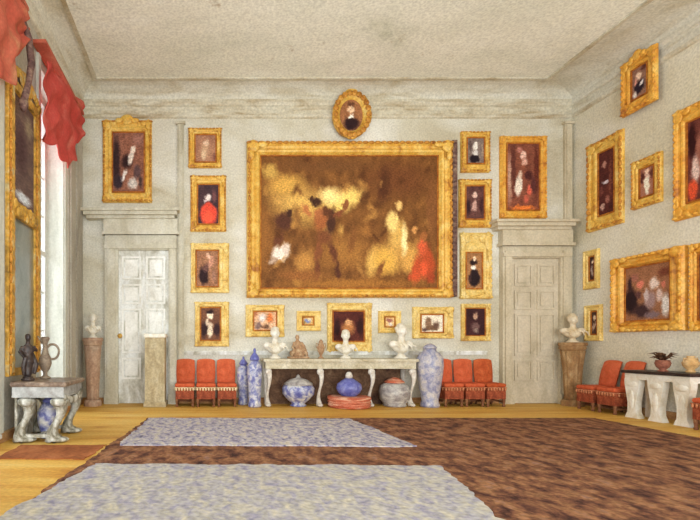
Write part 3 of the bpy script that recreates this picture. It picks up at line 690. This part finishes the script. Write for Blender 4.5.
# ---------------------------------------------------------------- sculpture
def sculpt(m, name, mt, parent, vox=.012, smooth_it=4):
    o=m.build(name, mt, parent, True)
    r=o.modifiers.new('r','REMESH'); r.mode='VOXEL'; r.voxel_size=vox; r.use_smooth_shade=True
    s=o.modifiers.new('s','SMOOTH'); s.iterations=smooth_it; s.factor=.5
    return o
def bust(label, loc, s=1.0, rz=0, wide=1.0, group=None, mt=None):
    mt=mt or MARB
    t=thing('portrait_bust', label, 'bust', loc, rz, group)
    t.scale=(s,s,s)
    MB().lathe([(.1,0),(.105,.02),(.085,.035),(.055,.06),(.05,.09),(.075,.105),(.075,.12)],24).build('socle', mt, t, True)
    m=MB()
    m.ell((0,0,.19),(.15*wide,.09,.10)); m.ell((-.13*wide,.0,.23),(.075*wide,.075,.065)); m.ell((.13*wide,0,.23),(.075*wide,.075,.065)); m.ell((0,-.03,.15),(.10*wide,.08,.07))
    m.tube([(0,.0,.24),(0,-.01,.31),(0,-.015,.38)],[.075,.052,.05],12)
    m.ell((0,-.02,.455),(.075,.09,.105)); m.ell((0,.025,.475),(.08,.08,.085)); m.ell((0,-.06,.395),(.038,.035,.035))
    m.tube([(0,-.112,.475),(0,-.128,.44),(0,-.115,.432)],[.009,.015,.012],8); m.ell((0,-.098,.408),(.022,.014,.01)); m.ell((0,-.095,.49),(.05,.02,.012))
    for sx in (-1,1): m.ell((sx*.079,-.005,.45),(.01,.022,.03)); m.ell((sx*.04,-.085,.425),(.022,.018,.022))
    rnd=random.Random(int(loc[0]*100))
    for k in range(34):
        a=rnd.uniform(0,2*PI); e=rnd.uniform(.15,1.45)
        if math.sin(a)<-.3 and e<.75: continue
        m.ell((.078*math.cos(a)*math.cos(e),.01+.085*math.sin(a)*math.cos(e),.47+.095*math.sin(e)),(.022,.022,.02),8,5)
    for k in range(5):  # drapery folds
        x=-.14+.07*k
        m.tube([(x*wide,-.07,.27-.02*abs(k-2)),((x+.05)*wide,-.1,.2),((x+.08)*wide,-.085,.13)],[.014,.02,.012],8)
    sculpt(m,'bust_figure',mt,t)
    return t
TT=.93
bust('white marble bust at the left end of the long side table',(1.39,9.15,TT),1.1,.1,1.05,'busts on the long side table')
bust('white marble bust in the middle of the long side table',(2.79,9.15,TT),1.0,-.1,1.0,'busts on the long side table')
bust('large white marble bust at the right end of the long side table',(3.89,9.15,TT),1.22,.15,1.0,'busts on the long side table')
# brown seated statuette
t=thing('statuette','brown grey pyramid-shaped seated statuette right of the left marble bust','statuette',(1.86,9.2,TT))
MB().bevbox(-.2,.2,-.12,.12,0,.04,.01).build('base', BROWNS, t)
m=MB(); m.ell((0,0,.1),(.18,.1,.09)); m.ell((.05,-.03,.16),(.12,.09,.08)); m.ell((-.01,0,.25),(.085,.07,.12)); m.ell((-.02,-.01,.42),(.042,.048,.058)); m.tube([(-.02,0,.33),(-.02,-.01,.39)],[.035,.028],8)
m.tube([(-.08,0,.32),(-.13,-.05,.22),(-.06,-.1,.16)],[.028,.022,.018],8); m.tube([(.06,0,.32),(.12,-.04,.24),(.15,-.07,.15)],[.028,.022,.018],8); m.tube([(-.08,-.06,.15),(-.14,-.1,.11),(-.15,-.09,.05)],[.05,.04,.03],8); m.tube([(.08,-.06,.16),(.15,-.09,.1),(.16,-.09,.05)],[.05,.04,.03],8)
sculpt(m,'seated_figure',BROWNS,t,.01,3)
t=thing('small_urn','small slender brown urn between the left and middle marble busts','urn',(2.3,9.15,TT))
MB().lathe([(.055,0),(.055,.02),(.02,.05),(.03,.08),(.065,.15),(.075,.22),(.06,.28),(.035,.31),(.045,.33),(.03,.36),(.008,.38)],20).build('urn_body', BROWNS, t, True)
for sx in (-1,1): MB().tube([(sx*.05,0,.29),(sx*.085,0,.31),(sx*.095,0,.25),(sx*.072,0,.2)],.008,6).build('handle', BROWNS, t, True)

# pedestals
def pedestal(label, loc, kind, h, mt, w0, w1):
    t=thing('pedestal', label, 'pedestal', loc)
    if kind=='box':
        MB().bevbox(-w0,w0,-w0,w0,0,.1,.01).build('plinth', mt, t)
        m=MB(); m.box(-w1,w1,-w1,w1,.1,h-.08)
        for s_ in ((-w1+.05,w1-.05),): m.box(s_[0],s_[1],-w1-.012,-w1,.2,h-.2)
        m.build('shaft', mt, t)
        MB().bevbox(-w0,w0,-w0,w0,h-.08,h,.02).build('capital', MARB, t)
    else:
        MB().lathe([(w1*1.15,0),(w1*1.15,.08),(w1,.12)],28).build('plinth', mt, t)
        fl=.05 if kind=='fluted' else .02
        MB().lathe([(w1*.85,.12),(w1*.8,.2),(w1*.95,h*.6),(w0*.85,h-.16)],64,None,fl,14 if kind=='fluted' else 8).build('shaft', mt, t, True)
        MB().lathe([(w0*.8,h-.16),(w0*.95,h-.12),(w0*.9,h-.08),(w0,h-.06),(w0,h)],28).build('capital', mt, t, True)
    return t
pedestal('pinkish brown tapered pedestal in the left back corner',(-2.22,9.12,0),'round',1.34,PINKP,.2,.15)
bust('small white bust on the pinkish corner pedestal',(-2.22,9.12,1.34),.84,.2,.95)
pedestal('square tan pedestal with white top before the left door',((156.5-VX)/50.0,9.08,0),'box',1.42,TANP,.215,.19)
pedestal('brown fluted pedestal in the right back corner',(7.27,9.12,0),'fluted',1.25,BRNP,.235,.165)
bust('pale bust on the brown fluted pedestal',(7.27,9.12,1.25),1.0,-.2,1.1,mt=mat('cream_marble',[(196,172,132),(214,198,168),(226,216,196)],(5,5,5),grain=.08,rough=.5))

# ---------------------------------------------------------------- porcelain
def jar(label, name, loc, prof_, mt, lid=None, lidm=None, n_=36, flute=0, nf=0, cat='jar', foot=None):
    t=thing(name, label, cat, loc)
    MB().lathe(prof_,n_,None,flute,nf).build('jar_body' if name!='bowl' else 'bowl_body', mt, t, True)
    if lid: MB().lathe(lid,n_).build('lid', lidm or mt, t, True)
    if foot: MB().lathe(foot,n_).build('foot', BRNP, t, True)
    return t
jar('taller slim blue and white lidded jar left of the long side table','lidded_jar',(.965,8.96,0),[(.12,0),(.13,.03),(.115,.1),(.125,.4),(.145,.62),(.14,.78),(.10,.86),(.075,.9)],BLUEW,[(.085,.9),(.095,.93),(.08,.98),(.04,1.03),(.02,1.06),(.03,1.09),(.02,1.13),(.004,1.14)],BLUED)
jar('shorter slim blue and white jar beside the left red chairs','lidded_jar',(.775,9.3,0),[(.10,0),(.11,.03),(.095,.1),(.11,.4),(.13,.6),(.12,.74),(.07,.78),(.065,.8)],BLUEW,[(.075,.8),(.085,.83),(.06,.88),(.02,.92),(.025,.95),(.004,.97)],BLUED)
jar('large round-shouldered bluish jar at the right end of the long side table','large_jar',(4.37,8.96,0),[(.17,0),(.18,.04),(.15,.12),(.19,.35),(.225,.6),(.245,.8),(.235,.94),(.18,1.04),(.12,1.08),(.11,1.13)],BLUEG,[(.12,1.13),(.13,1.15),(.08,1.2),(.02,1.23)],BLUEG)
jar('round white and blue tureen under the left side of the long table','tureen',(1.83,9.05,0),[(.14,0),(.16,.02),(.12,.06),(.2,.12),(.3,.24),(.31,.36),(.27,.42)],BLUEW,[(.28,.42),(.27,.45),(.18,.52),(.05,.56),(.03,.6),(.01,.62)],GREYW,flute=.02,nf=16,cat='tureen')
t=jar('striped terracotta tub under the middle of the long table','tub',(2.78,8.9,0),[(.35,0),(.39,.015),(.40,.06),(.38,.08),(.41,.11),(.39,.14),(.41,.18),(.40,.21),(.33,.22),(.1,.22)],TERRA,cat='tub')
for c in kids(t): c.name='tub_body'
jar('blue jar with white neck standing on the striped terracotta tub','blue_jar',(2.78,8.9,.22),[(.14,0),(.15,.015),(.2,.06),(.24,.14),(.22,.23),(.13,.3),(.06,.34)],BLUED,[(.06,.34),(.07,.38),(.05,.44),(.03,.46)],LEGW)
jar('squat grey white ribbed jar under the right side of the long table','squat_jar',(3.72,9.05,0),[(.2,0),(.22,.02),(.2,.05),(.27,.14),(.285,.28),(.26,.4),(.18,.46)],GREYW,[(.19,.46),(.19,.48),(.1,.54),(.02,.57)],TERRA,flute=.03,nf=18)
jar('blue and white jar under the left console table','jar',(-2.03,6.0,0),[(.1,0),(.11,.02),(.1,.06),(.14,.2),(.15,.32),(.1,.42),(.07,.46)],BLUEW,[(.075,.46),(.08,.48),(.03,.53)],BLUED)
# right table: potted plant and small vase
t=thing('potted_plant','dark spiky plant in a reddish pot on the dark-topped table','plant',(7.17,7.22,.785))
MB().lathe([(.06,0),(.07,.01),(.04,.03),(.08,.07),(.1,.13),(.085,.17),(.09,.18)],20).build('pot', POTR, t, True)
m=MB(); rnd=random.Random(4)
for k in range(20):
    a=2*PI*k/20; l=rnd.uniform(.11,.19); h=rnd.uniform(.02,.13)
    m.tube([(0,0,.16),(math.cos(a)*l*.6,math.sin(a)*l*.6,.2+h*.8),(math.cos(a)*l,math.sin(a)*l,.17+h)],[.012,.024,.003],6,None,.5)
m.build('leaves', LEAF, t, True)
t=thing('small_vase','small ochre vase behind the spiky plant on the dark-topped table','vase',(7.3,6.93,.785))
MB().lathe([(.05,0),(.06,.02),(.04,.04),(.09,.1),(.1,.15),(.06,.2),(.04,.23),(.055,.25)],20).build('vase_body', OCHREV, t, True)
for sx in (-1,1): MB().tube([(sx*.05,0,.21),(sx*.1,0,.22),(sx*.11,0,.17),(sx*.095,0,.14)],.009,6).build('handle', OCHREV, t, True)

# left console: bronze statuette and ewer
t=thing('statuette','dark bronze standing statuette on the left console table','statuette',(-2.24,5.83,.75),.5)
MB().lathe([(.08,0),(.085,.02),(.06,.03),(.065,.05)],20).build('base', BRONZE, t, True)
m=MB(); m.lathe([(.04,.05),(.05,.08),(.05,.15),(.065,.24),(.06,.3),(.05,.34)],12); m.ell((0,0,.38),(.075,.055,.09)); m.tube([(0,0,.44),(.0,-.01,.5)],[.03,.024],8); m.ell((.0,-.015,.545),(.036,.042,.05)); m.ell((0,.02,.56),(.035,.03,.035))
m.tube([(-.06,0,.43),(-.1,-.03,.36),(-.06,-.08,.3)],[.028,.022,.018],8); m.tube([(.06,0,.43),(.1,-.02,.38),(.07,-.07,.42)],[.028,.022,.018],8); m.tube([(-.03,-.04,.3),(-.06,-.05,.18),(-.05,-.04,.07)],[.035,.03,.022],8); m.tube([(.05,.02,.34),(.1,.02,.2),(.08,.01,.08)],[.03,.04,.02],8)
sculpt(m,'draped_figure',BRONZE,t,.008,3)
t=thing('ewer','brown bronze ewer with a round loop handle on the left console table','ewer',(-2.15,6.2,.75),.0)
MB().lathe([(.07,0),(.075,.015),(.03,.04),(.025,.08),(.06,.13),(.085,.2),(.08,.27),(.045,.34),(.03,.42),(.035,.48),(.06,.53),(.05,.56)],24).build('ewer_body', BROWNB, t, True)
m=MB(); m.tube([(.10+.085*math.cos(a),0,.36+.1*math.sin(a)) for a in [2*PI*k/24 for k in range(24)]],.016,8,None,1,True); m.build('handle', BROWNB, t, True)
m=MB(); m.tube([(-.03,0,.47),(-.07,0,.53),(-.1,0,.57)],[.02,.015,.012],8); m.build('spout', BROWNB, t, True)

# ---------------------------------------------------------------- lights, camera
def area(name, loc, rot, sx, sy, e, col):
    l=bpy.data.lights.new(name,'AREA'); l.shape='RECTANGLE'; l.size=sx; l.size_y=sy; l.energy=e; l.color=col
    o=bpy.data.objects.new(name,l); COL.objects.link(o); o.location=loc; o.rotation_euler=rot; return o
area('rear_fill_light',(2.4,-1.1,3.2),(math.radians(90),0,0),9,5.5,300,(.98,1,1))  # unseen fill added behind the camera, where no window stands
area('rear_ceiling_fill',(2.4,-1.1,1.0),(math.radians(128),0,0),9,1.5,580,(.95,1,1))  # unseen light added behind the camera to lift the ceiling
sl=bpy.data.lights.new('rear_sun_fill','SUN'); sl.energy=.45; sl.angle=math.radians(26); sl.color=(1,.99,.96)  # directional fill added from behind the camera to even out the back wall
so_=bpy.data.objects.new('rear_sun_fill',sl); COL.objects.link(so_); so_.rotation_euler=Vector((.13,1,-.09)).to_track_quat('-Z','Y').to_euler()
for k,(a,b) in enumerate(W):
    area('window_daylight',(XL-.55,(a+b)/2,(WZ0+WZ1)/2),(0,math.radians(-90),0),5,b-a,180,(.95,.98,1))
w=bpy.data.worlds.new('world'); bpy.context.scene.world=w; w.use_nodes=True
w.node_tree.nodes['Background'].inputs[0].default_value=(.93,.95,1,1); w.node_tree.nodes['Background'].inputs[1].default_value=1.0
cd=bpy.data.cameras.new('camera'); co=bpy.data.objects.new('camera',cd); COL.objects.link(co)
co.location=(0,0,EYE); co.rotation_euler=(PI/2,0,0)
cd.sensor_fit='HORIZONTAL'; cd.sensor_width=36; cd.lens=F/700*36; cd.shift_x=(350-VX)/700; cd.shift_y=(VY-260)/700
cd.clip_start=.05
sc=bpy.context.scene; sc.camera=co
sc.view_settings.view_transform='Standard'; sc.view_settings.look='None'; sc.view_settings.exposure=-0.36
